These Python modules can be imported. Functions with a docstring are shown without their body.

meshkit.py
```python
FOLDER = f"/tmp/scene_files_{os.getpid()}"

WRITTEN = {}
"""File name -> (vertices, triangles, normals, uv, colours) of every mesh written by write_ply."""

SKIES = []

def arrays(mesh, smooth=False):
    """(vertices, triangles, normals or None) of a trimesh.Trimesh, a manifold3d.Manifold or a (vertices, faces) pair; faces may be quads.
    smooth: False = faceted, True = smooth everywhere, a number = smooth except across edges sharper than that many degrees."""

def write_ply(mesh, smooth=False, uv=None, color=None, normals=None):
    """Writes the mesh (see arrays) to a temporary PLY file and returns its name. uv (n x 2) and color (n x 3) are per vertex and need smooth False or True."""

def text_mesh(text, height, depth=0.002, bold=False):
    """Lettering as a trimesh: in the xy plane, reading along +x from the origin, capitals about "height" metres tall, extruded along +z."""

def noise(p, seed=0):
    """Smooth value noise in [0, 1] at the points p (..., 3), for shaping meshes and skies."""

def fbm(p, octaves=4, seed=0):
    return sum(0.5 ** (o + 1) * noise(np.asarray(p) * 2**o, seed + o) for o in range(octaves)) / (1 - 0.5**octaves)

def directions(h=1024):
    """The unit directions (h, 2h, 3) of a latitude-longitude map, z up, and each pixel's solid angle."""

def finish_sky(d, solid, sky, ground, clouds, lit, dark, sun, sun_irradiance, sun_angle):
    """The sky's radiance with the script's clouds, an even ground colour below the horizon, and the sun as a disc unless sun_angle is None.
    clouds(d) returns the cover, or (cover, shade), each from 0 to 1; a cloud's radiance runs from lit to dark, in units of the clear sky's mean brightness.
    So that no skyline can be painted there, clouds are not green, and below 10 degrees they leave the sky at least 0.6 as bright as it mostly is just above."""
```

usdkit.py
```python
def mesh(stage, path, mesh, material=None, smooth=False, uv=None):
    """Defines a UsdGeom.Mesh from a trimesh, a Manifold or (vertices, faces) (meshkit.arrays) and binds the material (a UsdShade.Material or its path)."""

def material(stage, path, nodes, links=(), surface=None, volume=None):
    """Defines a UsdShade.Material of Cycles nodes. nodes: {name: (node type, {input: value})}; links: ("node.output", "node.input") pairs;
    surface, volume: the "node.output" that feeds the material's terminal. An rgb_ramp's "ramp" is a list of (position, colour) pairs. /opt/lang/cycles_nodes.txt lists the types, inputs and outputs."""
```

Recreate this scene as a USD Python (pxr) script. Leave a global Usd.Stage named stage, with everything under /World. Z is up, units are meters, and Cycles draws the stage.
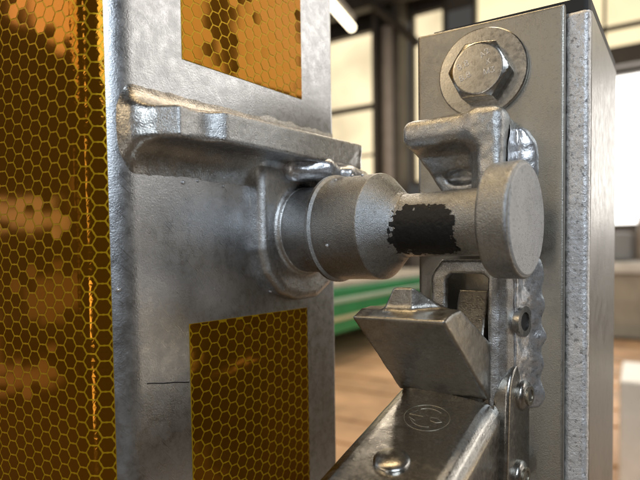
import math, random
import numpy as np, trimesh, usdkit, meshkit
from pxr import Usd, UsdGeom, UsdLux, UsdShade, Gf, Sdf, Vt

stage = Usd.Stage.CreateInMemory()
UsdGeom.SetStageUpAxis(stage, UsdGeom.Tokens.z)
UsdGeom.SetStageMetersPerUnit(stage, 1.0)
UsdGeom.Xform.Define(stage, '/World')
UsdGeom.Scope.Define(stage, '/World/Looks')
rng = np.random.default_rng(7)

# ------------------------------------------------------------------ camera
CAM_POS = (0.20366855, -0.22968313, -0.0126127)
CAM_R = (0.78070467, 0.62474441, -0.01395093)
CAM_U = (-0.01419315, 0.04004677, 0.999097)
CAM_F = (-0.62473896, 0.77980169, -0.04013179)
cam = UsdGeom.Camera.Define(stage, '/World/camera')
m = Gf.Matrix4d(1.0)
for i, v in enumerate((CAM_R, CAM_U, tuple(-c for c in CAM_F))):
    m.SetRow(i, Gf.Vec4d(*v, 0.0))
m.SetRow(3, Gf.Vec4d(*CAM_POS, 1.0))
UsdGeom.Xformable(cam).AddTransformOp().Set(m)
HAP = 4.0 * 640 / 520
cam.CreateFocalLengthAttr(4.0)
cam.CreateHorizontalApertureAttr(HAP)
cam.CreateVerticalApertureAttr(HAP * 0.75)
cam.CreateVerticalApertureOffsetAttr(HAP * 33 / 640)
cam.CreateClippingRangeAttr(Gf.Vec2f(0.01, 200))
cam.CreateFStopAttr(1.1)
cam.CreateFocusDistanceAttr(0.25)
cam.CreateExposureAttr(0.42)

# ------------------------------------------------------------------ light of the hall: dim warm bounce, hall windows, lamps
dome = UsdLux.DomeLight.Define(stage, '/World/hall_ambient')
dm = usdkit.material(stage, '/World/Looks/ambient', {"bg": ("background_shader", {"color": (0.60, 0.57, 0.53), "strength": 0.09})}, surface="bg.background")
UsdShade.MaterialBindingAPI.Apply(dome.GetPrim()).Bind(dm)

def rect(name, pos, target, w, h, inten, col):
    l = UsdLux.RectLight.Define(stage, '/World/' + name)
    l.CreateWidthAttr(w); l.CreateHeightAttr(h); l.CreateIntensityAttr(inten); l.CreateColorAttr(Gf.Vec3f(*col))
    p = np.array(pos, float); z = p - np.array(target, float); z /= np.linalg.norm(z)
    x = np.cross((0, 0, 1.0), z); x /= np.linalg.norm(x); y = np.cross(z, x)
    mm = Gf.Matrix4d(1.0)
    for i, v in enumerate((x, y, z)):
        mm.SetRow(i, Gf.Vec4d(*map(float, v), 0.0))
    mm.SetRow(3, Gf.Vec4d(*map(float, p), 1.0))
    l.AddTransformOp().Set(mm)

cp = np.array(CAM_POS); RR = np.array((0.7804, 0.6252, 0)); FF = np.array((-0.6252, 0.7804, 0)); UU = np.array((0, 0, 1.0))
def rfu(r, f, u): return cp + RR * r + FF * f + UU * u
# windows and door openings along the sides of the hall, each a lamp at its real place (right, forward, up, width, height, radiance, colour)
DAY, COOL, WARM = (1.0, 0.94, 0.86), (0.78, 0.89, 1.0), (1.0, 0.78, 0.50)
n_l = 0
for r, f, u, w, h, i, c in (
        (5.0, -1.0, 2.4, 0.75, 1.7, 2.7, DAY), (5.0, 0.0, 2.4, 0.75, 1.7, 2.7, DAY), (5.0, 1.0, 2.4, 0.75, 1.7, 2.7, DAY), (5.0, 2.0, 2.4, 0.75, 1.7, 2.6, DAY),
        (5.0, -0.5, 0.15, 0.9, 0.9, 1.3, DAY), (5.0, 0.75, 0.0, 0.8, 1.1, 1.5, DAY), (5.0, 1.9, 0.25, 0.7, 0.7, 1.9, DAY), (5.0, 2.9, 0.35, 0.6, 1.5, 1.5, DAY), (4.2, -0.2, -0.85, 0.8, 0.35, 1.6, WARM), (4.2, 0.7, -0.95, 0.4, 0.3, 2.4, WARM), (4.2, 1.3, -0.8, 0.3, 0.6, 1.6, WARM), (4.2, 1.9, -0.9, 0.5, 0.4, 2.0, WARM),
        (0.25, -4.0, 2.5, 0.8, 2.2, 8.0, COOL), (1.25, -4.0, 2.5, 0.8, 2.2, 8.0, COOL),
        (-2.2, -2.6, -0.33, 0.22, 0.36, 7.0, DAY), (-2.2, -2.6, -0.95, 0.22, 0.36, 5.0, DAY), (-2.2, -2.6, 0.45, 0.16, 0.5, 4.0, DAY), (-2.0, -2.8, 1.3, 0.10, 0.7, 6.0, DAY),
        (-4.8, -1.1, 2.7, 0.85, 1.5, 3.2, WARM), (-4.8, -2.2, 2.7, 0.85, 1.5, 3.2, WARM), (-4.8, -3.3, 2.7, 0.85, 1.5, 3.2, WARM),
        (-4.8, -0.7, 0.35, 0.5, 0.25, 1.3, DAY), (-4.8, -1.4, 0.7, 0.35, 0.55, 0.42, WARM), (-4.8, -1.0, -0.35, 0.7, 0.35, 0.4, WARM), (-4.8, -1.9, -0.2, 0.35, 0.8, 0.3, WARM), (-4.8, -0.2, -0.7, 0.45, 0.5, 0.4, WARM), (-4.8, -0.5, -1.0, 0.8, 0.2, 0.6, WARM), (-4.8, -2.4, 0.5, 0.5, 0.5, 0.35, WARM), (-4.8, 0.3, 0.2, 0.3, 0.9, 0.35, WARM)):
    rect('hall_opening' + (f'_{n_l:03d}' if n_l else ''), rfu(r, f, u), cp + UU * (u * 0.8), w, h, i, c); n_l += 1
for k, (r, f, w, i) in enumerate(((-2.4, 0.4, 0.22, 10.0), (-0.9, 0.6, 0.22, 10.0), (0.8, 0.6, 0.22, 8.0), (-2.0, 6.0, 0.5, 14.0), (1.0, 6.0, 0.5, 14.0), (2.6, 2.2, 0.3, 9.0), (1.6, 1.6, 0.3, 6.0))):
    rect('hall_lamp' + (f'_{k:03d}' if k else ''), rfu(r, f, 4.2), rfu(r * 0.7, f * 0.95, 0), w, 3.0, i, (1.0, 0.73, 0.40) if k < 3 else (1.0, 0.86, 0.68))

# ------------------------------------------------------------------ helpers: scene tree
used = {}
def numbered(parent, name):
    k = used.get((parent, name), 0); used[(parent, name)] = k + 1
    return f'{parent}/{name}' + (f'_{k:03d}' if k else '')

def tag(p, label=None, cat=None, group=None, kind=None):
    for k, v in (('label', label), ('category', cat), ('group', group), ('kind', kind)):
        if v: p.SetCustomDataByKey(k, v)
    return p

def thing(name, label, cat, xf=None, group=None):
    x = UsdGeom.Xform.Define(stage, numbered('/World', name))
    if xf is not None: x.AddTransformOp().Set(xf)
    tag(x.GetPrim(), label, cat, group)
    return str(x.GetPath())

def part(parent, name, mesh, mat, smooth=35, label=None, kind=None, uv=None):
    p = numbered(parent, name)
    o = usdkit.mesh(stage, p, mesh, mat, smooth=smooth, uv=uv)
    tag(o.GetPrim(), label, None, None, kind)
    return p

# ------------------------------------------------------------------ helpers: shapes
def snet(f, lo, hi, h, newton=2):
    """Closed mesh of the zero level of the distance function f(x, y, z)."""
    lo = np.array(lo, float); n = np.ceil((np.array(hi) - lo) / h).astype(int) + 1
    ax = [lo[k] + h * np.arange(n[k]) for k in range(3)]
    G = f(*np.meshgrid(*ax, indexing='ij'))
    s = G < 0
    cnt = np.zeros(tuple(n - 1), np.int8)
    sl = lambda o: tuple(slice(o[k], n[k] - 1 + o[k]) for k in range(3))
    corners = [(i, j, k) for i in (0, 1) for j in (0, 1) for k in (0, 1)]
    for c in corners: cnt += s[sl(c)]
    act = (cnt > 0) & (cnt < 8)
    idx = -np.ones(act.shape, int); ii = np.argwhere(act); idx[act] = np.arange(len(ii))
    acc = np.zeros((len(ii), 3)); w = np.zeros(len(ii))
    for a in corners:
        for k in range(3):
            if a[k]: continue
            b = list(a); b[k] = 1
            va = G[tuple((ii + a).T)]; vb = G[tuple((ii + b).T)]
            x = (va < 0) != (vb < 0)
            t = np.where(x, va / np.where(va == vb, 1, va - vb), 0)
            p = np.array(a, float)[None].repeat(len(ii), 0); p[:, k] += t
            acc += p * x[:, None]; w += x
    V = lo + h * (ii + acc / w[:, None])
    F = []
    for k in range(3):
        u, v = [(1, 2), (2, 0), (0, 1)][k]
        A = np.take(s, range(0, n[k] - 1), k); B = np.take(s, range(1, n[k]), k)
        for sign in (0, 1):
            e = np.argwhere((A & ~B) if sign == 0 else (~A & B))
            e = e[(e[:, u] > 0) & (e[:, v] > 0) & (e[:, u] < n[u] - 1) & (e[:, v] < n[v] - 1)]
            du = np.zeros(3, int); du[u] = 1; dv = np.zeros(3, int); dv[v] = 1
            q = np.stack([idx[tuple((e - du - dv).T)], idx[tuple((e - dv).T)], idx[tuple(e.T)], idx[tuple((e - du).T)]], 1)
            F.append(q if sign == 0 else q[:, ::-1])
    F = np.vstack(F)
    for _ in range(newton):
        d = h * 0.05; g0 = f(*V.T)
        g = np.stack([f(*(V + np.eye(3)[k] * d).T) - g0 for k in range(3)], 1) / d
        V = V - np.clip(g0 / np.maximum((g ** 2).sum(1), .25), -h, h)[:, None] * g
    tri = np.vstack([F[:, [0, 1, 2]], F[:, [0, 2, 3]]])
    return trimesh.Trimesh(V, tri, process=False)

def rough(mesh, amp, scale, seed=0, octv=3, thr=None):
    """Displaces along the normals with noise."""
    n = np.array(mesh.vertex_normals); v = np.array(mesh.vertices)
    d = meshkit.fbm(v * scale, octv, seed) - 0.5
    if thr is not None: d = np.maximum(d - thr, 0)
    mesh.vertices = v + n * (2 * amp * d)[:, None]
    return mesh

def sbox(x, y, z, lo, hi, r=0.0):
    c = [(a + b) / 2 for a, b in zip(lo, hi)]; e = [(b - a) / 2 - r for a, b in zip(lo, hi)]
    q = [np.abs(v - cc) - ee for v, cc, ee in zip((x, y, z), c, e)]
    return np.sqrt(sum(np.maximum(t, 0) ** 2 for t in q)) + np.minimum(np.maximum(np.maximum(q[0], q[1]), q[2]), 0) - r

def poly2(u, v, P):
    P = np.array(P, float); d = np.full(u.shape, 1e9); s = np.ones(u.shape)
    for i in range(len(P)):
        a, b = P[i], P[i - 1]
        ex, ey = b - a; wx, wy = u - a[0], v - a[1]
        t = np.clip((wx * ex + wy * ey) / (ex * ex + ey * ey), 0, 1)
        d = np.minimum(d, (wx - ex * t) ** 2 + (wy - ey * t) ** 2)
        c1, c2, c3 = v >= a[1], v < b[1], ex * wy > ey * wx
        s = np.where((c1 & c2 & c3) | (~c1 & ~c2 & ~c3), -s, s)
    return s * np.sqrt(d)

def line2(u, v, P):
    d = np.full(u.shape, 1e9)
    for a, b in zip(np.array(P[:-1], float), np.array(P[1:], float)):
        e = b - a; wx, wy = u - a[0], v - a[1]
        t = np.clip((wx * e[0] + wy * e[1]) / (e @ e), 0, 1)
        d = np.minimum(d, np.hypot(wx - e[0] * t, wy - e[1] * t))
    return d

def extr(d2, w, lo, hi, r):
    """A 2D distance extruded over lo < w < hi with edges rounded by r."""
    a = d2 + r; b = np.abs(w - (lo + hi) / 2) - (hi - lo) / 2 + r
    return np.hypot(np.maximum(a, 0), np.maximum(b, 0)) + np.minimum(np.maximum(a, b), 0) - r

def smin(a, b, k):
    h = np.clip(0.5 + 0.5 * (b - a) / k, 0, 1)
    return b * (1 - h) + a * h - k * h * (1 - h)
def smax(a, b, k): return -smin(-a, -b, k)

def capsule(x, y, z, a, b, r):
    a, b = np.array(a, float), np.array(b, float); e = b - a
    t = np.clip(((x - a[0]) * e[0] + (y - a[1]) * e[1] + (z - a[2]) * e[2]) / (e @ e), 0, 1)
    return np.sqrt((x - a[0] - e[0] * t) ** 2 + (y - a[1] - e[1] * t) ** 2 + (z - a[2] - e[2] * t) ** 2) - r

def revolve_x(profile, seg=128):
    """profile: (x, radius) pairs; turned about the x axis."""
    t = trimesh.creation.revolve(np.array([(r, x) for x, r in profile]), sections=seg)
    v = np.array(t.vertices); t.vertices = np.stack([v[:, 2], v[:, 0], v[:, 1]], 1)
    return t

def rbox(lo, hi, r, n=3):
    lo, hi = np.array(lo, float), np.array(hi, float)
    pts = []
    for c in np.ndindex(2, 2, 2):
        o = np.where(np.array(c) == 0, lo + r, hi - r); sg = np.where(np.array(c) == 0, -1, 1)
        for i in range(n + 1):
            for j in range(n + 1):
                th, ph = i / n * math.pi / 2, j / n * math.pi / 2
                pts.append(o + sg * r * np.array([math.cos(th) * math.cos(ph), math.cos(th) * math.sin(ph), math.sin(th)]))
    return trimesh.convex.convex_hull(np.array(pts))

def moved(t, mat):
    t = t.copy(); t.apply_transform(mat); return t

# ------------------------------------------------------------------ materials
MAT = {}
def metal(name, base, rough0, rough1, tint=None, grain=900.0, bump=0.00012, blotch=35.0, dirt=0.25, scratch=0.0, metallic=1.0, speck=0.0, spec=0.5, wide=0.0):
    base = np.array(base); dark = base * (1 - dirt); tint = base * 1.05 if tint is None else np.array(tint)
    N = {"g": ("texture_coordinate", {}),
         "n1": ("noise_texture", {"scale": blotch, "detail": 5.0, "roughness": 0.6}),
         "r1": ("rgb_ramp", {"ramp": [(0.25, tuple(dark)), (0.5, tuple(base)), (0.75, tuple(tint))]}),
         "n2": ("noise_texture", {"scale": blotch * 6, "detail": 4.0, "roughness": 0.65}),
         "mr": ("map_range", {"from_min": 0.3, "from_max": 0.7, "to_min": rough0, "to_max": rough1, "clamp": True}),
         "n3": ("noise_texture", {"scale": grain, "detail": 3.0, "roughness": 0.6}),
         "b": ("bump", {"strength": 1.0, "distance": bump}),
         "p": ("principled_bsdf", {"metallic": metallic, "specular_ior_level": spec})}
    Lk = [("g.object", "n1.vector"), ("g.object", "n2.vector"), ("g.object", "n3.vector"), ("n1.fac", "r1.fac"), ("n2.fac", "mr.value"),
          ("mr.result", "p.roughness"), ("n3.fac", "b.height"), ("b.normal", "p.normal")]
    col = "r1.color"
    if speck > 0:
        N["n5"] = ("noise_texture", {"scale": grain * 0.35, "detail": 3.0, "roughness": 0.7})
        N["r5"] = ("rgb_ramp", {"ramp": [(0.34, (speck, speck, speck)), (0.46, (1, 1, 1))]})
        N["mx5"] = ("mix", {"mix_type": "multiply", "fac": 1.0})
        Lk += [("g.object", "n5.vector"), ("n5.fac", "r5.fac"), (col, "mx5.color1"), ("r5.color", "mx5.color2")]
        col = "mx5.color"
    if wide > 0:
        N["n6"] = ("noise_texture", {"scale": grain * 0.16, "detail": 3.0, "roughness": 0.6})
        N["b6"] = ("bump", {"strength": 1.0, "distance": wide})
        Lk += [("g.object", "n6.vector"), ("n6.fac", "b6.height"), ("b.normal", "b6.normal")]
        Lk = [l for l in Lk if l != ("b.normal", "p.normal")] + [("b6.normal", "p.normal")]
    if scratch > 0:
        N["mp"] = ("mapping", {"mapping_type": "texture", "rotation": (0.75, 0.3, 0.5), "scale": (1 / 60.0, 1 / 2600.0, 1 / 60.0)})
        N["n4"] = ("noise_texture", {"scale": 1.0, "detail": 2.0, "roughness": 0.5})
        N["r4"] = ("rgb_ramp", {"ramp": [(0.66, (0, 0, 0)), (0.72, (1, 1, 1))]})
        N["sm"] = ("math", {"math_type": "multiply", "value2": -scratch})
        N["ad"] = ("math", {"math_type": "add"})
        Lk += [("g.object", "mp.vector"), ("mp.vector", "n4.vector"), ("n4.fac", "r4.fac"), ("r4.color", "sm.value1"), ("mr.result", "ad.value1"), ("sm.value", "ad.value2"), ("ad.value", "p.roughness")]
        Lk = [l for l in Lk if l != ("mr.result", "p.roughness")]
    Lk.append((col, "p.base_color"))
    MAT[name] = usdkit.material(stage, '/World/Looks/' + name, N, Lk, surface="p.BSDF")
    return MAT[name]

def plain(name, col, rough=0.6, metallic=0.0, var=0.15, scale=4.0, bump=0.0, coat=0.0):
    col = np.array(col)
    N = {"g": ("texture_coordinate", {}), "n": ("noise_texture", {"scale": scale, "detail": 5.0, "roughness": 0.6}),
         "r": ("rgb_ramp", {"ramp": [(0.3, tuple(col * (1 - var))), (0.7, tuple(np.minimum(col * (1 + var), 1)))]}),
         "p": ("principled_bsdf", {"roughness": rough, "metallic": metallic, "coat_weight": coat})}
    Lk = [("g.object", "n.vector"), ("n.fac", "r.fac"), ("r.color", "p.base_color")]
    if bump:
        N["b"] = ("bump", {"strength": 1.0, "distance": bump}); Lk += [("n.fac", "b.height"), ("b.normal", "p.normal")]
    MAT[name] = usdkit.material(stage, '/World/Looks/' + name, N, Lk, surface="p.BSDF")
    return MAT[name]

def glow(name, col, strength, var=0.0, scale=1.0):
    N = {"e": ("emission", {"color": tuple(col), "strength": strength})}; Lk = []
    if var:
        c = np.array(col)
        N |= {"g": ("texture_coordinate", {}), "n": ("noise_texture", {"scale": scale, "detail": 2.0}), "r": ("rgb_ramp", {"ramp": [(0.35, tuple(c * (1 - var))), (0.6, tuple(c))]})}
        Lk = [("g.object", "n.vector"), ("n.fac", "r.fac"), ("r.color", "e.color")]
    MAT[name] = usdkit.material(stage, '/World/Looks/' + name, N, Lk, surface="e.emission")
    return MAT[name]

metal('galvanised_sheet', (0.56, 0.57, 0.59), 0.24, 0.42, dirt=0.24, blotch=28, grain=1300, bump=0.00010, scratch=0.16, wide=0.00009)
metal('galvanised_cast', (0.55, 0.55, 0.55), 0.20, 0.38, dirt=0.30, blotch=60, grain=1700, bump=0.00022, wide=0.00006)
metal('galvanised_weld', (0.52, 0.50, 0.47), 0.20, 0.36, dirt=0.35, blotch=90, grain=1100, bump=0.00018, wide=0.00006)
metal('galvanised_pin', (0.41, 0.415, 0.42), 0.24, 0.40, dirt=0.32, blotch=55, grain=1800, bump=0.00032, speck=0.8)
metal('pin_end_face', (0.55, 0.55, 0.555), 0.42, 0.58, dirt=0.18, blotch=80, grain=2000, bump=0.00045, speck=0.6, metallic=0.5)
metal('zinc_weld', (0.76, 0.76, 0.78), 0.20, 0.36, dirt=0.25, blotch=120, grain=900, bump=0.00016, speck=0.6, wide=0.00008, metallic=0.8)
metal('zinc_seam', (0.80, 0.80, 0.82), 0.32, 0.52, dirt=0.2, blotch=200, grain=1300, bump=0.00025, speck=0.45, metallic=0.6)
metal('galvanised_plate', (0.45, 0.43, 0.385), 0.34, 0.48, dirt=0.14, blotch=30, grain=1400, bump=0.00014, speck=0.86)
metal('post_side', (0.37, 0.365, 0.36), 0.34, 0.46, dirt=0.2, blotch=25, grain=900, bump=0.0001)
metal('bolt_zinc', (0.55, 0.53, 0.49), 0.18, 0.30, dirt=0.15, blotch=70, grain=900, bump=0.00002)
metal('latch_steel', (0.47, 0.455, 0.425), 0.18, 0.34, dirt=0.28, blotch=50, grain=1100, bump=0.00008, scratch=0.08)
metal('claw_steel', (0.44, 0.42, 0.385), 0.24, 0.40, dirt=0.3, blotch=50, grain=1300, bump=0.00012)
metal('worn_edge', (0.50, 0.46, 0.38), 0.30, 0.42, dirt=0.3, blotch=200, grain=1500, bump=0.0001)
plain('black_paint', (0.006, 0.006, 0.007), 0.55, var=0.4, scale=300, bump=0.0004)
plain('black_marker', (0.012, 0.012, 0.013), 0.5)
plain('rubber_black', (0.02, 0.02, 0.02), 0.6)

def tape_mat(name, c0, c1, metallic, r, coat):
    N = {"i": ("geometry", {}), "r": ("rgb_ramp", {"ramp": [(0.0, c0), (1.0, c1)]}), "g": ("texture_coordinate", {}),
         "n": ("noise_texture", {"scale": 30.0, "detail": 2.0}), "b": ("bump", {"strength": 1.0, "distance": 0.00010}),
         "p": ("principled_bsdf", {"roughness": r, "metallic": metallic, "coat_weight": coat, "coat_roughness": 0.04, "coat_ior": 1.4, "coat_tint": (1.0, 0.75, 0.3), "specular_tint": (1.0, 0.55, 0.08)})}
    MAT[name] = usdkit.material(stage, '/World/Looks/' + name, N, [("i.random_per_island", "r.fac"), ("r.color", "p.base_color"), ("g.object", "n.vector"), ("n.fac", "b.height"), ("b.normal", "p.normal")], surface="p.BSDF")
tape_mat('tape_film', (0.50, 0.30, 0.011), (0.50, 0.30, 0.011), 0.30, 0.32, 0.08)
tape_mat('tape_cell', (0.20, 0.074, 0.003), (0.38, 0.165, 0.006), 0.55, 0.07, 0.04)

# ================================================================== STRUCTURE OF THE SETTING
# post frame: a runs right along the post's front face, b out of it towards the viewer, z up
QA = np.array((0.9921147, 0.12533323, 0.0)); QB = np.array((0.12533323, -0.9921147, 0.0)); QO = np.array((0.10241996, 0.0400, 0.0))
POST = Gf.Matrix4d(1.0)
POST.SetRow(0, Gf.Vec4d(*QA, 0)); POST.SetRow(1, Gf.Vec4d(*(-QB), 0)); POST.SetRow(2, Gf.Vec4d(0, 0, 1, 0)); POST.SetRow(3, Gf.Vec4d(*QO, 1))
# (right-handed: the second axis is -b, so meshes are flipped from (a, b, z) to (a, -b, z))
def flipb(t):
    t = t.copy(); v = np.array(t.vertices); v[:, 1] *= -1; t.vertices = v; t.invert(); return t
def pw(a, b, z): return QO + QA * a + QB * b + np.array((0, 0, z))

plain('hall_floor', (0.13, 0.105, 0.08), 0.5, var=0.35, scale=0.9)
plain('timber', (0.62, 0.385, 0.22), 0.5, var=0.35, scale=2.2)
plain('hall_dark', (0.10, 0.085, 0.07), 0.7)
plain('hall_grey', (0.22, 0.19, 0.17), 0.7)
plain('roof_dark', (0.06, 0.05, 0.042), 0.8)
plain('steel_paint', (0.10, 0.085, 0.068), 0.55)
plain('pipe_paint', (0.34, 0.29, 0.25), 0.45)
plain('green_paint', (0.012, 0.24, 0.07), 0.4)
plain('pale_rail', (0.34, 0.46, 0.34), 0.4)
plain('cream_paint', (0.55, 0.50, 0.28), 0.5)
plain('white_paint', (0.90, 0.88, 0.84), 0.4)
plain('box_grey', (0.48, 0.44, 0.37), 0.6)
plain('machine_brown', (0.30, 0.31, 0.33), 0.6)
plain('machine_red', (0.5, 0.22, 0.18), 0.6)
glow('daylight_warm', (1.0, 0.82, 0.52), 1.0, var=0.30, scale=0.9)
glow('daylight_white', (1.0, 0.95, 0.88), 2.8)
glow('daylight_top', (1.0, 0.82, 0.50), 1.0, var=0.25, scale=0.8)
glow('tube_glow', (1.0, 0.86, 0.60), 5.0)

def setting(name, lo, hi, mat, r=0.0):
    t = trimesh.creation.box(bounds=[lo, hi]); p = numbered('/World', name)
    o = usdkit.mesh(stage, p, flipb(t), MAT[mat]); UsdGeom.Xformable(o).AddTransformOp().Set(POST)
    tag(o.GetPrim(), kind='structure'); return o
FLZ = -1.20
setting('hall_floor', (-14, -12, FLZ - 0.1), (8, 6, FLZ), 'hall_floor')
setting('hall_wall', (-14, -9.3, FLZ), (8, -9.1, 0.28), 'hall_grey')
setting('hall_roof', (-14, -12, 5.6), (8, 6, 5.7), 'roof_dark')
setting('hall_wall', (-14, -9.32, 4.4), (-3.0, -9.1, 5.6), 'roof_dark')

def window(name, label, a0, a1, z0, z1, glass, bars, vbars=()):
    w = thing(name, label, 'window', POST, None)
    part(w, 'pane', flipb(trimesh.creation.box(bounds=[(a0, -9.25, z0), (a1, -9.22, z1)])), MAT[glass], False)
    fr = []
    for lo, hi in (((a0 - .06, -9.2, z0 - .06), (a1 + .06, -9.08, z0)), ((a0 - .06, -9.2, z1), (a1 + .06, -9.08, z1 + .06)),
                   ((a0 - .06, -9.2, z0), (a0, -9.08, z1)), ((a1, -9.2, z0), (a1 + .06, -9.08, z1))):
        fr.append(trimesh.creation.box(bounds=[lo, hi]))
    part(w, 'frame', flipb(trimesh.util.concatenate(fr)), MAT['steel_paint'], False)
    for a in vbars:
        part(w, 'glazing_bar', flipb(trimesh.creation.box(bounds=[(a - .02, -9.18, z0), (a + .02, -9.12, z1)])), MAT['steel_paint'], False)
    for z, hh in bars:
        part(w, 'glazing_bar', flipb(trimesh.creation.box(bounds=[(a0, -9.19, z - hh), (a1, -9.1, z + hh)])), MAT['steel_paint'], False)
window('hall_window', 'tall warm hall window between the galvanised panel and dark column, one crossbar', -9.0, -4.28, 1.30, 4.30, 'daylight_warm', [(2.85, 0.05), (1.9, 0.02)])
window('hall_window', 'narrow slit of bright hall window just left of the post', -3.56, -3.0, 1.30, 4.6, 'daylight_warm', [(2.0, .04)])
window('hall_window', 'white overexposed hall window right of the post below the dark beam', -2.4, 4.5, 0.36, 2.66, 'daylight_white', [])
window('hall_window', 'yellowish upper hall window right of the post above the dark beam', -2.4, 4.5, 3.05, 5.2, 'daylight_top', [(3.4, .03)], [-0.42, 0.55])

def beamthing(name, label, cat, lo, hi, mat):
    t = trimesh.creation.box(bounds=[lo, hi]); p = numbered('/World', name)
    o = usdkit.mesh(stage, p, flipb(t), MAT[mat]); UsdGeom.Xformable(o).AddTransformOp().Set(POST); tag(o.GetPrim(), label, cat); return o
col = thing('steel_column', 'dark blurred steel column left of the post, between two bright windows', 'column', POST)
for a0, a1, b0, b1, nm in ((-4.16, -4.05, -8.95, -8.55, 'flange'), (-3.74, -3.62, -8.95, -8.55, 'flange'), (-4.05, -3.74, -8.80, -8.74, 'web')):
    part(col, nm, flipb(trimesh.creation.box(bounds=[(a0, b0, FLZ), (a1, b1, 5.6)])), MAT['steel_paint'], False)
pipe = trimesh.creation.cylinder(0.10, 5.2, sections=24); pipe.apply_translation((-3.83, -8.5, FLZ + 2.6))
o = usdkit.mesh(stage, numbered('/World', 'down_pipe'), flipb(pipe), MAT['pipe_paint'], smooth=35); UsdGeom.Xformable(o).AddTransformOp().Set(POST); tag(o.GetPrim(), 'pale vertical pipe running up the front of dark steel column', 'pipe')
beamthing('wall_beam', 'dark horizontal steel beam between the two bright windows right of post', 'beam', (-2.6, -9.05, 2.72), (5, -8.8, 3.0), 'steel_paint')
def bar3(p, q, r, n=4):
    t = trimesh.creation.cylinder(r, segment=[p, q], sections=n); return t
rb = usdkit.mesh(stage, numbered('/World', 'roof_brace'), flipb(bar3((-4.9, -8.4, 5.3), (-3.2, -8.4, 3.55), 0.07)), MAT['steel_paint'])
UsdGeom.Xformable(rb).AddTransformOp().Set(POST); tag(rb.GetPrim(), 'dark diagonal roof brace crossing the top of the steel column', 'brace')
beamthing('roof_beam', 'dark roof beam running across above the tall warm window', 'beam', (-9, -8.6, 4.42), (-2.0, -8.4, 4.72), 'steel_paint')
beamthing('roof_beam', 'nearer dark roof beam at top of picture beside the tube lamp', 'beam', (-9, -6.6, 4.6), (-1.0, -6.4, 4.85), 'steel_paint')
lamp = thing('tube_lamp', 'lit yellow-white tube lamp under the dark roof at top of picture', 'lamp', POST)
lp, lq = (-2.75, -4.2, 2.70), (-3.02, -5.6, 2.79)
part(lamp, 'tube', flipb(bar3(lp, lq, 0.045, 16)), MAT['tube_glow'], 35)
l2 = bar3(lp, lq, 0.05, 8); l2.apply_translation((0, 0, 0.11)); part(lamp, 'housing', flipb(l2), MAT['steel_paint'], 35)

g = thing('green_trailer_frame', 'green painted trailer frame with pale rails, lying low in the hall behind', 'trailer', POST)
for z0, z1, mt, nm, bo in ((-0.36, -0.30, 'box_grey', 'deck_board', 0.0), (-0.46, -0.361, 'green_paint', 'side_beam', .02), (-0.51, -0.461, 'pale_rail', 'rail', .04), (-0.64, -0.511, 'green_paint', 'side_beam', .02), (-0.68, -0.641, 'cream_paint', 'rail', .04), (-0.80, -0.681, 'green_paint', 'side_beam', 0.02)):
    part(g, nm, flipb(rbox((-4.2, -7.9, z0), (-2.42 + bo, -2.6, z1), 0.012)), MAT[mt], 35)
for bb in (-4.9, -7.3):
    part(g, 'leg', flipb(rbox((-3.2, bb - .05, FLZ + .001), (-3.1, bb + .05, -0.802), 0.01)), MAT['green_paint'], 35)
tk = thing('timber_stack', 'low stack of brown timber boards on the floor behind the latch', 'timber', POST)
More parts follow.
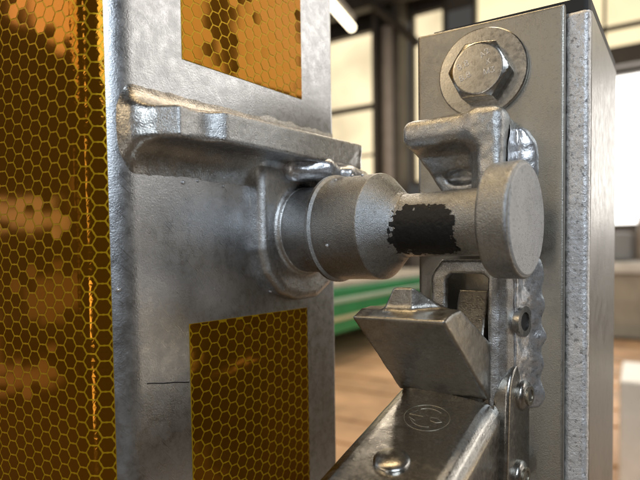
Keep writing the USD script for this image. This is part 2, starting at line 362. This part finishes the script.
for i in range(14):
    y0 = -2.0 - i * 0.36; hgt = 0.06 + 0.02 * ((i * 7) % 3) / 2
    part(tk, 'board', flipb(rbox((-5.0 + 0.1 * ((i * 5) % 4), y0 - 0.35, FLZ + .001), (1.2 - 0.05 * ((i * 3) % 5), y0, FLZ + hgt), 0.01)), MAT['timber'], 35)
wb = thing('workbench', 'grey workbench with white top standing right behind the post', 'bench', POST)
part(wb, 'top', flipb(rbox((-0.9, -8.3, -0.34), (2.0, -7.4, -0.20), 0.02)), MAT['white_paint'], 35)
part(wb, 'cabinet', flipb(rbox((-0.85, -8.25, FLZ + .02), (1.95, -7.45, -0.345), 0.02)), MAT['box_grey'], 35)
mc = thing('machine', 'blurred grey machine standing on the workbench right of the post', 'machine', POST)
part(mc, 'body', flipb(rbox((-0.5, -8.2, -0.195), (0.02, -7.8, 0.20), 0.08)), MAT['machine_brown'], 35)
part(mc, 'motor', flipb(rbox((0.05, -8.1, -0.195), (0.5, -7.7, 0.45), 0.09)), MAT['pipe_paint'], 35)
cb = thing('white_cabinet', 'low white cabinet at the lower right corner beside the post', 'cabinet', POST)
part(cb, 'body', flipb(rbox((-0.004, -3.0, FLZ + .06), (0.8, -2.5, -0.632), 0.012)), MAT['white_paint'], 35)
part(cb, 'plinth', flipb(rbox((0.02, -2.97, FLZ + .002), (0.78, -2.53, FLZ + .058), 0.005)), MAT['box_grey'], 35)

# ================================================================== GALVANISED PANEL (face in the plane x = 0)
RC = 0.021; TURN = math.radians(76)
panel = thing('galvanised_upright', 'wide galvanised upright at left with amber honeycomb tape and welded thick pin', 'upright')
def prof(u):
    """Outline of the panel's skin by arc length u: 0 at the start of the corner curve, positive along the curve, then back along the side."""
    u = np.asarray(u, float); t = np.clip(u / RC, 0, TURN)
    x = -RC + RC * np.cos(t); y = -0.101 - RC * np.sin(t)
    nx, ny = np.cos(t), -np.sin(t)
    s = np.where(u < 0, u, np.maximum(u - RC * TURN, 0))
    dx, dy = np.where(u < 0, 0, -math.sin(TURN)), np.where(u < 0, -1, -math.cos(TURN))
    return np.stack([x + s * dx, y + s * dy], -1), np.stack([nx, ny], -1)
UEND = RC * TURN + 0.16
us = np.concatenate([[-0.139], np.linspace(0, RC * TURN, 28), [UEND]])
pp, nn = prof(us)
rt = [(-0.0022 + 0.0022 * math.cos(a), 0.0378 + 0.0022 * math.sin(a)) for a in np.linspace(math.pi / 2, 0, 6)]
inner = [(-0.035, 0.040)]
outline = inner + rt + [tuple(p) for p in pp[1:]] + [(pp[-1][0], 0.0), (-0.035, 0.0)]
from shapely.geometry import Polygon
body = trimesh.creation.extrude_polygon(Polygon(outline), 0.36, engine='earcut'); body.apply_translation((0, 0, -0.18))
part(panel, 'profile_body', body, MAT['galvanised_sheet'], 30)

# tape: film sheet and rounded hexagonal cells on it, on a surface given by (u, z) -> world
def tape(u0, u1, z0, z1, surf, name='reflective_tape', pitch=0.0066, skew=0.0, label=None):
    # film
    nu = max(2, int((u1 - u0) / 0.0008)); U, Zg = np.meshgrid(np.linspace(u0, u1, nu), [z0, z1], indexing='ij')
    p, n = surf(U.ravel()); th = 0.0003
    def w3(u, z, h):
        p, n = surf(u); return np.column_stack([p[:, 0] + n[:, 0] * h, p[:, 1] + n[:, 1] * h, z])
    top = w3(U.ravel(), Zg.ravel(), th); bot = w3(U.ravel(), Zg.ravel(), 0.00002); V = np.vstack([top, bot]); F = []; k = 2 * nu
    for i in range(nu - 1):
        a, b, c, d = 2 * i, 2 * i + 1, 2 * i + 3, 2 * i + 2
        F += [(a, d, c), (a, c, b), (a + k, c + k, d + k), (a + k, b + k, c + k), (a, a + k, d + k), (a, d + k, d), (b, c, c + k), (b, c + k, b + k)]
    e = 2 * (nu - 1)
    F += [(0, 1, 1 + k), (0, 1 + k, k), (e, e + k, e + 1 + k), (e, e + 1 + k, e + 1)]
    film = trimesh.Trimesh(V, F, process=False); film.fix_normals()
    tp = part(panel, name, film, MAT['tape_film'], 30, label=label)
    # cells
    cw = pitch * 0.866; R = pitch / math.sqrt(3) - 0.00030
    ang = np.radians(np.arange(0, 360, 15)); rad = R * (0.885 + 0.075 * np.cos(6 * ang))
    V, F, base = [], [], 0; trng = np.random.default_rng(int(1000 * abs(u0) + 17))
    def nrm3(u):
        nn_ = surf(u)[1]; return np.column_stack([nn_, np.zeros(len(nn_))])
    for i in range(int((u1 - u0) / cw) + 3):
        for j in range(int((z1 - z0) / pitch) + 3):
            cu = u0 + (i - 0.4) * cw; cz = z0 + (j - 0.2 + 0.5 * (i % 2)) * pitch + skew * (cu - u0)
            pu = np.clip(np.concatenate([[cu], cu + rad * .55 * np.cos(ang), cu + rad * np.cos(ang)]), u0 + .0002, u1 - .0002)
            pz = np.clip(np.concatenate([[cz], cz + rad * .55 * np.sin(ang), cz + rad * np.sin(ang)]), z0 + .0002, z1 - .0002)
            if np.ptp(pu) < .0008 or np.ptp(pz) < .0008: continue
            v = w3(pu, pz, th + 0.00013); n = len(ang); tl = trng.normal(0, 0.010, 2); v = v + (nrm3(pu) * ((pu - cu) * tl[0] + (pz - cz) * tl[1])[:, None]); V.append(v)
            F += [(base, base + 1 + a, base + 1 + (a + 1) % n) for a in range(n)]
            F += [t3 for a in range(n) for t3 in ((base + 1 + a, base + 1 + n + a, base + 1 + n + (a + 1) % n), (base + 1 + a, base + 1 + n + (a + 1) % n, base + 1 + (a + 1) % n))]; base += 2 * n + 1
    cells = trimesh.Trimesh(np.vstack(V), np.array(F), process=False)
    pn = cells.face_normals.mean(0)
    p0, n0 = surf(np.array([(u0 + u1) / 2]))
    if pn[0] * n0[0, 0] + pn[1] * n0[0, 1] < 0: cells.invert()
    part(tp, 'honeycomb_cells', cells, MAT['tape_cell'], False, kind='stuff')
flat = lambda u: (np.stack([np.zeros_like(u), u], -1), np.stack([np.ones_like(u), np.zeros_like(u)], -1))
tape(-0.0764, 0.0092, 0.0785, 0.175, flat, label='amber honeycomb tape patch above the welded bar')
tape(-0.0760, 0.0114, -0.175, -0.0461, flat, label='amber honeycomb tape patch below the welded bar', skew=0.02)
tape(math.radians(34.5) * RC, UEND - 0.03, -0.175, 0.175, prof, label='wide amber honeycomb tape wrapped round the rounded left corner', skew=-0.03)

# flat bar welded across the panel
def f_bar(x, y, z):
    # plan: front face x = 0.026 tapering back at the left end
    plan = poly2(y, x, [(-0.106, -0.006), (-0.1055, 0.0040), (-0.0935, 0.0205), (-0.0775, 0.0260), (0.033, 0.0270), (0.036, 0.024), (0.036, -0.006)])
    zt = 0.0505 + (y + 0.1) * 0.010; zb = 0.0366
    d = np.maximum(plan, np.maximum(z - zt, zb - z))
    a = plan + 0.0020; b = np.maximum(z - zt, zb - z) + 0.0020
    d = np.hypot(np.maximum(a, 0), np.maximum(b, 0)) + np.minimum(np.maximum(a, b), 0) - 0.0020
    sc = capsule(x, y, z, (0.0346, -0.0858, 0.020), (0.0346, -0.0858, 0.065), 0.0147)   # ground scoop
    d = smax(d, -sc, 0.003)
    sc2 = capsule(x, y, z, (0.0335, 0.022, 0.0315), (0.0335, 0.032, 0.0415), 0.0085)     # notch at the right end
    return smax(d, -sc2, 0.0015)
bar = rough(snet(f_bar, (-0.012, -0.112, 0.030), (0.032, 0.042, 0.060), 0.0008), 0.00012, 350, 3)
part(panel, 'welded_bar', bar, MAT['galvanised_cast'], 50, label='galvanised flat bar welded across the panel above the pin')
OUTL = [tuple(p) for p in prof(np.concatenate([[-0.2], np.linspace(0, RC * TURN, 20), [RC * TURN + 0.05]]))[0]] + [(-0.09, 0.2)]
def f_face(x, y, z): return poly2(x, y, OUTL)
def f_weld(x, y, z):
    d = smax(smin(f_bar(x, y, z), f_face(x, y, z), 0.0200 - 0.0035 * np.clip((z - 0.034) / 0.022, 0, 1)), -(y + 0.1120), 0.009)
    return np.maximum(d, -f_face(x, y, z) - 0.0025) + 0.0005
part(panel, 'weld_bead', rough(rough(snet(f_weld, (-0.022, -0.134, 0.012), (0.030, 0.040, 0.078), 0.0010), 0.00035, 110, 5, 2), 0.00012, 420, 6, 2), MAT['galvanised_weld'], 60, label='smooth weld fillet joining the bar to the panel')
def f_weldend(x, y, z):
    d = capsule(x, y, z, (0.030, 0.014, 0.0315), (0.030, 0.026, 0.0300), 0.0052)
    d = smin(d, capsule(x, y, z, (0.024, 0.002, 0.0335), (0.012, -0.012, 0.033), 0.0062), 0.006)
    return smin(d, capsule(x, y, z, (0.018, 0.01, 0.032), (0.012, 0.028, 0.030), 0.007), 0.006)
part(panel, 'weld_bead', rough(snet(f_weldend, (0.0, -0.025, 0.018), (0.044, 0.042, 0.046), 0.0009), 0.0007, 190, 2, 2), MAT['zinc_weld'], 60, label='lumpy bright weld between bar end and pin')

# boss and pin
def f_boss(x, y, z):
    P = [(-0.0270, 0.040), (-0.0270, -0.010), (-0.0240, -0.0200), (-0.0150, -0.0290), (-0.0040, -0.0325), (0.010, -0.0325), (0.0200, -0.0270), (0.0265, -0.017), (0.0265, 0.036)]
    p2 = poly2(y, z, P)
    d = extr(p2 - 0.0075, x, -0.0100, 0.0090, 0.0048)
    fil = extr(np.hypot(y, z) - 0.0245, x, -0.002, 0.0125, 0.001)
    return smin(d, fil, 0.004)
part(panel, 'boss_plate', rough(snet(f_boss, (-0.004, -0.044, -0.048), (0.016, 0.044, 0.056), 0.0009), 0.0002, 150, 4), MAT['galvanised_cast'], 60)
def f_weldbb(x, y, z): return smin(smin(f_bar(x, y, z), f_boss(x, y, z), 0.009), f_face(x, y, z) + 0.002, 0.008) + 0.0010
part(panel, 'weld_bead', rough(snet(f_weldbb, (-0.003, -0.042, 0.010), (0.029, 0.038, 0.040), 0.0010), 0.0005, 130, 15, 2), MAT['galvanised_cast'], 60)
def arc(cx, cr, rad, a0, a1, n=5):
    return [(cx + rad * math.cos(math.radians(a)), cr + rad * math.sin(math.radians(a))) for a in np.linspace(a0, a1, n)]
drum = [(0.0095, 0.0), (0.0095, 0.0240), (0.0286, 0.0238), (0.0298, 0.0246), (0.0320, 0.0282), (0.0330, 0.0290), (0.0346, 0.0290), (0.0358, 0.0276), (0.050, 0.0272)] + arc(0.0622, 0.0258, 0.0014, 90, 40, 4) + [(0.0732, 0.0170)] + arc(0.0770, 0.0172, 0.0018, 220, 270, 4) + [(0.0815, 0.0)]
part(panel, 'pin_drum', revolve_x(drum, 160), MAT['galvanised_pin'], 30)
shaft = [(0.0760, 0.0), (0.0760, 0.01545), (0.100, 0.01525), (0.1195, 0.0154)] + arc(0.1195, 0.0175, 0.0021, 270, 350, 4) + [(0.1218, 0.0)]
part(panel, 'pin_shaft', revolve_x(shaft, 128), MAT['galvanised_pin'], 30)
disc = [(0.1200, 0.0), (0.1200, 0.0235)] + arc(0.1217, 0.0237, 0.0017, 180, 90, 5) + [(0.1315, 0.0255)] + arc(0.1318, 0.0238, 0.0017, 90, 40, 4) + [(0.13335, 0.0242)]
part(panel, 'pin_collar', revolve_x(disc + [(0.1330, 0.0)], 160), MAT['galvanised_pin'], 30)
face = [(0.1325, 0.0), (0.1325, 0.0240), (0.13345, 0.0241), (0.1340, 0.0234), (0.1341, 0.0)]
part(panel, 'pin_end', revolve_x(face, 160), MAT['pin_end_face'], 25, label='pale flat round end face of the pin')

# black paint patch on the shaft
def paint_patch():
    na, nx = 150, 150
    X, T = np.meshgrid(np.linspace(0.0722, 0.1115, nx), np.linspace(-2.2, 1.0, na), indexing='ij')   # T: angle from -y towards +z
    pts = np.stack([X, -np.cos(T), np.sin(T)], -1)
    cx, ct = 0.0906, -0.34
    e = ((X - cx) / 0.0172) ** 4 + ((T - ct) / 0.92) ** 4
    nz = meshkit.fbm(np.stack([X * 220, T * 2.2, T * 0], -1), 4, 11) - 0.5
    nz2 = meshkit.fbm(np.stack([X * 160, T * 22, T * 0 + 5], -1), 3, 13) - 0.5
    val = e + 1.5 * nz + np.where(X > cx + .004, 1.1, 0.55) * nz2
    nz3 = meshkit.fbm(np.stack([X * 700, T * 9, T * 0 + 3], -1), 2, 19) - 0.5
    val = val + 0.9 * nz3
    keep = val < 0.86
    hgt = 0.00012 + 0.00025 * np.clip(0.9 - val, 0, 0.5) + 0.00012 * meshkit.fbm(np.stack([X * 900, T * 14, T * 0], -1), 3, 5)
    r = np.interp(X, [0.0722, 0.0732, 0.0752, 0.0770, 0.1145], [0.0180, 0.0171, 0.0160, 0.01545, 0.0154]) + hgt
    V = np.stack([X, -np.cos(T) * r, np.sin(T) * r], -1).reshape(-1, 3)
    k = lambda i, j: i * na + j
    F = []
    cell = keep[:-1, :-1] & keep[1:, :-1] & keep[1:, 1:] & keep[:-1, 1:]
    for i, j in np.argwhere(cell):
        F += [(k(i, j), k(i + 1, j), k(i + 1, j + 1)), (k(i, j), k(i + 1, j + 1), k(i, j + 1))]
    t = trimesh.Trimesh(V, np.array(F), process=False); t.remove_unreferenced_vertices()
    c = t.triangles_center; nrm = t.face_normals
    if (nrm[:, 1] * c[:, 1] + nrm[:, 2] * c[:, 2]).mean() < 0: t.invert()
    return t
part(panel, 'paint_mark', paint_patch(), MAT['black_paint'], True, label='ragged black paint patch on the pin shaft')
# zinc droplets and a marker stroke on the panel
for y, z, x, r in ((-0.053, 0.0215, 0.0003, .0008), (-0.027, 0.012, 0.0002, .0007), (-0.0775, 0.021, 0.0003, .0009), (-0.069, 0.0225, 0.0003, .0007), (-0.02, -0.034, .0003, .0010), (-0.1105, -0.0275, -.0022, .0010)):
    s = trimesh.creation.icosphere(2, r); s.apply_translation((x, y, z)); part(panel, 'zinc_droplet', s, MAT['zinc_weld'], True)
for th, x, r in ((-0.35, 0.045, .0009), (1.35, 0.047, .0009), (1.42, 0.052, .0007), (1.1, 0.041, .0008), (1.25, 0.055, .0007)):
    s = trimesh.creation.icosphere(2, r); s.apply_translation((x, -0.0275 * math.cos(th), 0.0275 * math.sin(th))); part(panel, 'zinc_droplet', s, MAT['zinc_weld'], True)
st = trimesh.creation.box(bounds=[(0.00004, -0.0995, -0.00028), (0.00012, -0.0768, 0.00028)]); st = st.subdivide().subdivide().subdivide()
v = np.array(st.vertices); v[:, 2] += -0.0700 - (v[:, 1] + 0.0995) * 0.17 + 0.00012 * np.sin(v[:, 1] * 500); st.vertices = v
part(panel, 'marker_stroke', st, MAT['black_marker'], False)

# ================================================================== POST with bolt and keeper
post = thing('galvanised_post', 'galvanised box post at right with hex bolt, keeper bracket and black cap', 'post', POST)
pl = snet(lambda a, b, z: extr(poly2(a, z, [(-0.0395, -0.2), (0.0357, -0.2), (0.0355, 0.1055), (-0.0395, 0.1065)]) - 0.0, b, -0.0065, 0.0, 0.0012), (-0.042, -0.009, -0.19), (0.039, 0.003, 0.110), 0.0012)
part(post, 'front_plate', flipb(pl), MAT['galvanised_plate'], 45)
tb = extr_poly = Polygon([(-0.033, -0.0068), (0.0425, -0.0068), (0.0452, -0.0078), (0.0464, -0.0105), (0.0530, -0.118), (0.049, -0.122), (-0.026, -0.122), (-0.031, -0.116)])
tbm = trimesh.creation.extrude_polygon(tb, 0.30, engine='earcut'); tbm.apply_translation((0, 0, -0.197))
part(post, 'tube', flipb(tbm), MAT['post_side'], 35)
cap = trimesh.creation.extrude_polygon(tb.buffer(-0.0006), 0.0060, engine='earcut'); cap.apply_translation((0, 0, 0.1035))
part(post, 'end_cap', flipb(cap), MAT['rubber_black'], 35)
def f_strip(a, b, z):
    d = sbox(a, b, z, (0.0350, -0.0125, -0.25), (0.0460, -0.0042, 0.1030), 0.0030)
    return d
stp = snet(f_strip, (0.034, -0.0145, -0.19), (0.0477, -0.001, 0.1055), 0.0006)
rough(stp, 0.0003, 180, 21, 2); rough(stp, 0.00016, 900, 22, 2)
part(post, 'weld_seam', flipb(stp), MAT['zinc_seam'], 60, label='rough bright zinc seam down the post edge')
# bolt
cx, cz = -0.0035, 0.0793
bl = post
def yrev(profile, c, seg=96):
    t = trimesh.creation.revolve(np.array(profile), sections=seg); v = np.array(t.vertices)
    t.vertices = np.stack([v[:, 0] + c[0], v[:, 2], -v[:, 1] + c[1]], 1); return t
wsh = yrev([(0.0, 0.0001), (0.0222, 0.0001), (0.0226, 0.0006), (0.0226, 0.0026), (0.0220, 0.0032), (0.0, 0.0032)], (cx, cz), 128)
bt = numbered(post, 'hex_bolt')
hx = [(0.0155 * math.cos(math.radians(-4 + 60 * k)), 0.0155 * math.sin(math.radians(-4 + 60 * k))) for k in range(6)]
bx, bz = cx + 0.0004, cz - 0.0012
def f_hex(a, b, z):
    d = extr(poly2(a - bx, z - bz, hx), b, 0.0030, 0.0130, 0.0006)
    cone = (np.hypot(a - bx, z - bz) - 0.0124) * 0.5 + (b - 0.0130) * 0.87
    return np.maximum(d, cone)
hd = snet(f_hex, (cx - .018, 0.001, cz - .019), (cx + .019, 0.015, cz + .018), 0.0005)
usdkit.mesh(stage, bt, flipb(hd), MAT['bolt_zinc'], smooth=25)
part(bt, 'washer', flipb(wsh), MAT['bolt_zinc'], 30)
def face_text(s, h, a, z, rot, b=0.0130):
    t = meshkit.text_mesh(s, h, 0.00035); t.apply_translation((-t.bounds[1][0] / 2, -h / 2, 0))
    v = np.array(t.vertices); c, sn = math.cos(rot), math.sin(rot)
    x = v[:, 0] * c - v[:, 1] * sn; y = v[:, 0] * sn + v[:, 1] * c
    return trimesh.Trimesh(np.stack([a + x, -(b + v[:, 2] - 0.0001), z + y], 1), t.faces, process=False)
for s, h, da, dz, r in (('8.8', 0.0030, -0.0074, 0.0030, 0.35), ('8.8', 0.0030, -0.0064, -0.0028, 0.35), ('A2', 0.0028, 0.0034, 0.0070, 0.5), ('X', 0.0026, 0.0052, 0.0026, 0.2), ('M3', 0.0028, 0.0056, -0.0020, 0.1)):
    tm = face_text(s, h, bx + da, bz + dz, r); tm.fix_normals(); part(bt, 'raised_marking', tm, MAT['zinc_weld'], False)
# keeper bracket
def f_keep(a, b, z):
    prof_l = poly2(b, z, [(0.001, 0.0200), (0.0028, 0.0200), (0.0042, 0.0275), (0.0110, 0.0385), (0.0180, 0.0450), (0.0232, 0.0455), (0.0232, 0.0490), (0.0180, 0.0500), (0.001, 0.0510)]) - 0.0036
    l = extr(prof_l, a, -0.0385, 0.004, 0.0036)
    l = smin(l, capsule(a, b, z, (-0.0325, 0.0195, 0.0468), (0.004, 0.0195, 0.0472), 0.0076), 0.004)
    l = smax(l, -(a + 0.0385 - np.clip((0.044 - z), 0, 1) * 0.55), 0.003)
    blk = sbox(a, b, z, (-0.004, -0.002, 0.002), (0.0125, 0.0300, 0.0545), 0.0045)
    blk = smax(blk, -capsule(a, b, z, (-0.0075, 0.031, -0.01), (-0.0075, 0.031, 0.0330), 0.0085), 0.004)
    d = smin(l, blk, 0.007)
    dent = np.sqrt(((a + 0.013) / 1.5) ** 2 + (b - 0.0075) ** 2 + ((z - 0.0255) / 0.7) ** 2) - 0.0055
    return smax(d, -dent, 0.002)
part(post, 'keeper_bracket', flipb(rough(snet(f_keep, (-0.043, -0.003, 0.0), (0.016, 0.034, 0.058), 0.0009), 0.0004, 200, 31)), MAT['galvanised_cast'], 60, label='cast keeper bracket with a lip under the hex bolt')
def f_kw(a, b, z):
    d = smin(np.minimum(f_keep(a, b, z), capsule(a, b, z, (0.0150, 0.0, 0.047), (0.0165, 0.0, 0.010), 0.0035)) - 0.0008, b + 0.0010, 0.014) + 0.0004
    d = smax(d, -(a - 0.0100), 0.003)
    d = smax(d, np.hypot((a - 0.0150) * 2.1, (z - 0.0290)) - 0.0205, 0.004)
    return smax(d, -b - 0.0025, 0.001)
part(post, 'weld_bead', flipb(rough(rough(snet(f_kw, (0.004, -0.006, -0.006), (0.032, 0.020, 0.062), 0.0008), 0.0010, 110, 41, 2), 0.0002, 420, 42, 2)), MAT['zinc_weld'], 60)

# ================================================================== LATCH
latch = thing('over_centre_latch', 'dark steel latch with claw and open lever welded to the post', 'latch', POST)
def f_br(a, b, z):
    d = np.abs(line2(a, b, [(-0.030, -0.001), (-0.0215, 0.0225), (0.0045, 0.0232), (0.0082, 0.0222), (0.0110, 0.0198), (0.0128, 0.0162), (0.0172, -0.001)])) - 0.0026
    d = smax(d, -b + -0.0005, 0.001)
    out = extr(poly2(a, z, [(-0.035, -0.100), (-0.035, -0.040), (-0.0245, -0.0255), (-0.018, -0.0170), (0.012, -0.0170), (0.028, -0.026), (0.034, -0.034), (0.034, -0.100)]), b, -0.01, 0.05, 0.001)
    d = smax(d, out, 0.0025)
    slot = extr(poly2(a, z, [(-0.0155, -0.130), (0.0048, -0.130), (0.0048, -0.0265), (0.0025, -0.0245), (-0.0130, -0.0245), (-0.0155, -0.0270)]), b, 0.012, 0.05, 0.0)
    return smax(d, -slot, 0.0022)
part(latch, 'mounting_bracket', flipb(rough(snet(f_br, (-0.037, -0.002, -0.104), (0.027, 0.030, -0.012), 0.0008), 0.0003, 150, 51)), MAT['galvanised_cast'], 60)
# hollow pin in the flared cheek
ca = np.array((0.0044, 0.0175)) / math.hypot(0.0044, 0.0175)
hpn = trimesh.creation.annulus(0.0046, 0.0076, 0.006, sections=48)
ax3 = np.array((ca[1], ca[0], 0.0)); Tm = trimesh.geometry.align_vectors((0, 0, 1), ax3); Tm[:3, 3] = (0.0168, 0.0110, -0.0480)
part(latch, 'hollow_pin', flipb(moved(hpn, Tm)), MAT['latch_steel'], 30)
pk = trimesh.creation.cylinder(0.0052, 0.004, sections=32); part(latch, 'pin_core', flipb(moved(pk, Tm)), MAT['rubber_black'], 30)
def f_lw(a, b, z):
    d = smin(f_br(a, b, z) - 0.0016, b + 0.0010, 0.016) + 0.0004
    d = smax(d, -(a - 0.0150), 0.003)
    d = smax(d, a - 0.0272 - 0.0010 * np.sin(z * 420), 0.004)
    return smax(smax(d, -b - 0.0025, 0.001), np.maximum(z + 0.016, -0.094 - z), 0.004)
part(latch, 'weld_bead', flipb(rough(rough(snet(f_lw, (0.010, -0.006, -0.100), (0.034, 0.020, -0.010), 0.0008), 0.0011, 105, 61, 2), 0.0002, 420, 62, 2)), MAT['zinc_weld'], 60)
# tongue behind the slot
def f_tg(a, b, z):
    return extr(poly2(b, z, [(0.004, -0.036), (0.012, -0.033), (0.030, -0.066), (0.026, -0.088), (0.004, -0.088)]), a, -0.0135, 0.0028, 0.0015)
part(latch, 'tongue', flipb(snet(f_tg, (-0.016, 0.001, -0.092), (0.006, 0.034, -0.030), 0.0008)), MAT['claw_steel'], 45)
# claw: wedge with a central rib
def f_claw(a, b, z):
    side = poly2(b, z, [(0.0768, -0.0412), (0.0765, -0.0425), (0.0270, -0.0850), (0.0040, -0.0850), (0.0020, -0.0705), (0.0200, -0.0600), (0.0600, -0.0380), (0.0690, -0.0386)])
    t = np.clip((b - 0.025) / 0.05, 0, 1)
    ar = 0.0062 - 0.0055 * t; al = -0.0405 - 0.001 * t
    aa = side + 0.0012; bb = np.maximum(a - ar, al - a) + 0.0012
    d = np.hypot(np.maximum(aa, 0), np.maximum(bb, 0)) + np.minimum(np.maximum(aa, bb), 0) - 0.0012
    rib2 = poly2(a, z, [(-0.0335, -0.0460), (-0.0300, -0.0385), (-0.0255, -0.0292), (-0.0238, -0.0280), (-0.0150, -0.0282), (-0.0130, -0.0310), (-0.0085, -0.0355), (-0.002, -0.0400), (-0.0005, -0.0470), (-0.01, -0.06), (-0.03, -0.06)])
    rib = extr(rib2, b, 0.018, 0.0690, 0.001)
    rib = np.maximum(rib, (b - 0.0690) * 0.75 + (a + 0.0165) * 0.62)
    rib = np.maximum(rib, -((b - 0.002) * 0.85 + (z + 0.0848) * -1.0) * 0.75)
    rib = np.maximum(rib, (b - 0.0765) * 0.651 - (z + 0.0425) * 0.759 + 0.0025)
    return smin(d, rib, 0.003)
part(latch, 'claw', flipb(rough(snet(f_claw, (-0.045, 0.0, -0.090), (0.010, 0.080, -0.024), 0.0008), 0.00025, 160, 71)), MAT['claw_steel'], 40)
# lever: folded channel, turned a little and sloping down towards the viewer
LV = np.eye(4)
Ry = trimesh.transformations.rotation_matrix(math.radians(4.5), (0, 1, 0)); Rx = trimesh.transformations.rotation_matrix(math.radians(-15.5), (1, 0, 0)); Rz = trimesh.transformations.rotation_matrix(math.radians(4.0), (0, 0, 1))
LV = trimesh.transformations.translation_matrix((-0.0150, 0.026, -0.0855)) @ Rz @ Rx @ Ry
def f_lev(a, b, z):           # own frame: b along the lever, z out of the web, a across
    W = 0.0255
    sec = line2(a, z, [(-W - .001, -0.040), *[(-W + 0.009 - 0.009 * math.cos(t), -0.009 + 0.009 * math.sin(t)) for t in np.linspace(0, math.pi / 2, 7)], *[(W - 0.009 + 0.009 * math.sin(t), -0.009 + 0.009 * math.cos(t)) for t in np.linspace(0, math.pi / 2, 7)], (W + .002, -0.040)]) - 0.0016
    prf = poly2(b, z, [(0.000, 0.004), (0.16, 0.004), (0.16, -0.034), (0.04, -0.036), (0.010, -0.046), (-0.014, -0.046), (-0.022, -0.03), (-0.020, -0.010), (-0.010, -0.004)])
    prf = smax(prf, -(np.where(np.abs(a) < W - 0.003, b, 1.0)), 0.0015)
    return smax(sec, prf, 0.0015)
lev = snet(f_lev, (-0.032, -0.028, -0.050), (0.033, 0.165, 0.006), 0.0009)
lv = part(latch, 'lever', flipb(moved(rough(lev, 0.00015, 120, 81), LV)), MAT['latch_steel'], 50)
def dome_rivet(r, h):
    pr = [(0.0, -0.002), (r, -0.002), (r, 0.0006)] + [(r * math.cos(t), 0.0006 + h * math.sin(t)) for t in np.linspace(0.12, math.pi / 2 - 0.02, 10)] + [(0.0, 0.0006 + h)]
    return trimesh.creation.revolve(np.array(pr), sections=48)
rv = dome_rivet(0.0078, 0.0026); rv.apply_translation((-0.0010, 0.0600, 0.0016))
part(lv, 'rivet', flipb(moved(rv, LV)), MAT['latch_steel'], 35)
# embossed emblem: ring with strokes
def stroke(pts, r=0.00022, z=0.00162):
    out = []
    for p, q in zip(pts[:-1], pts[1:]):
        out.append(trimesh.creation.cylinder(r, segment=[(p[0], p[1], z), (q[0], q[1], z)], sections=6))
        s = trimesh.creation.icosphere(1, r); s.apply_translation((q[0], q[1], z)); out.append(s)
    return out
ec = (-0.0005, 0.0245); ems = []
ell = lambda rx, ry, a0, a1, n=20: [(ec[0] + rx * math.cos(t), ec[1] + ry * math.sin(t)) for t in np.radians(np.linspace(a0, a1, n))]
for s in (ell(0.0105, 0.0105, 0, 360, 48), ell(0.0075, 0.0075, 225, 305), ell(0.0075, 0.0075, 60, 150), [(ec[0] - .0085, ec[1] + .0005), (ec[0] - .002, ec[1] + .0000)], [(ec[0] - .0085, ec[1] + .0005), (ec[0] - .0062, ec[1] - .0038)],
          [(ec[0] + .0015, ec[1] - .0005), (ec[0] + .0045, ec[1] - .0014), (ec[0] + .0075, ec[1] + .0006), (ec[0] + .0055, ec[1] + .0022), (ec[0] + .0025, ec[1] + .0016), (ec[0] + .0015, ec[1] - .0005)], [(ec[0] - .0075, ec[1] + .003), (ec[0] - .004, ec[1] + .0045)]):
    ems += stroke(s)
part(lv, 'embossed_emblem', flipb(moved(trimesh.util.concatenate(ems), LV)), MAT['worn_edge'], 40)
# ear and its pivot bolt, lower rivet: a plate turned a little outwards
ER = trimesh.transformations.translation_matrix((0.0178, 0.0100, -0.0840)) @ trimesh.transformations.rotation_matrix(math.radians(10), (0, 0, 1))
def f_ear(a, b, z):
    e = line2(b, z, [(0.0, 0.0), (0.004, -0.060)]) - 0.0165
    return extr(e, a, -0.0085, 0.0, 0.0018)
part(latch, 'pivot_ear', flipb(moved(snet(f_ear, (-0.0105, -0.019, -0.080), (0.002, 0.023, 0.020), 0.0006), ER)), MAT['latch_steel'], 45)
def side_rivet(r, h, at):
    t = dome_rivet(r, h); rim = trimesh.creation.annulus(r * 0.40, r * 0.62, 0.0012, sections=40); rim.apply_translation((0, 0, 0.0006 + h * 0.9))
    M = trimesh.geometry.align_vectors((0, 0, 1), (1, 0, 0)); M[:3, 3] = at; M = ER @ M
    p = part(latch, 'pivot_bolt', flipb(moved(t, M)), MAT['latch_steel'], 35)
    part(p, 'raised_rim', flipb(moved(rim, M)), MAT['worn_edge'], 30)
side_rivet(0.0078, 0.0030, (0.0002, -0.0010, -0.0010))
side_rivet(0.0074, 0.0030, (0.0002, 0.0040, -0.0400))
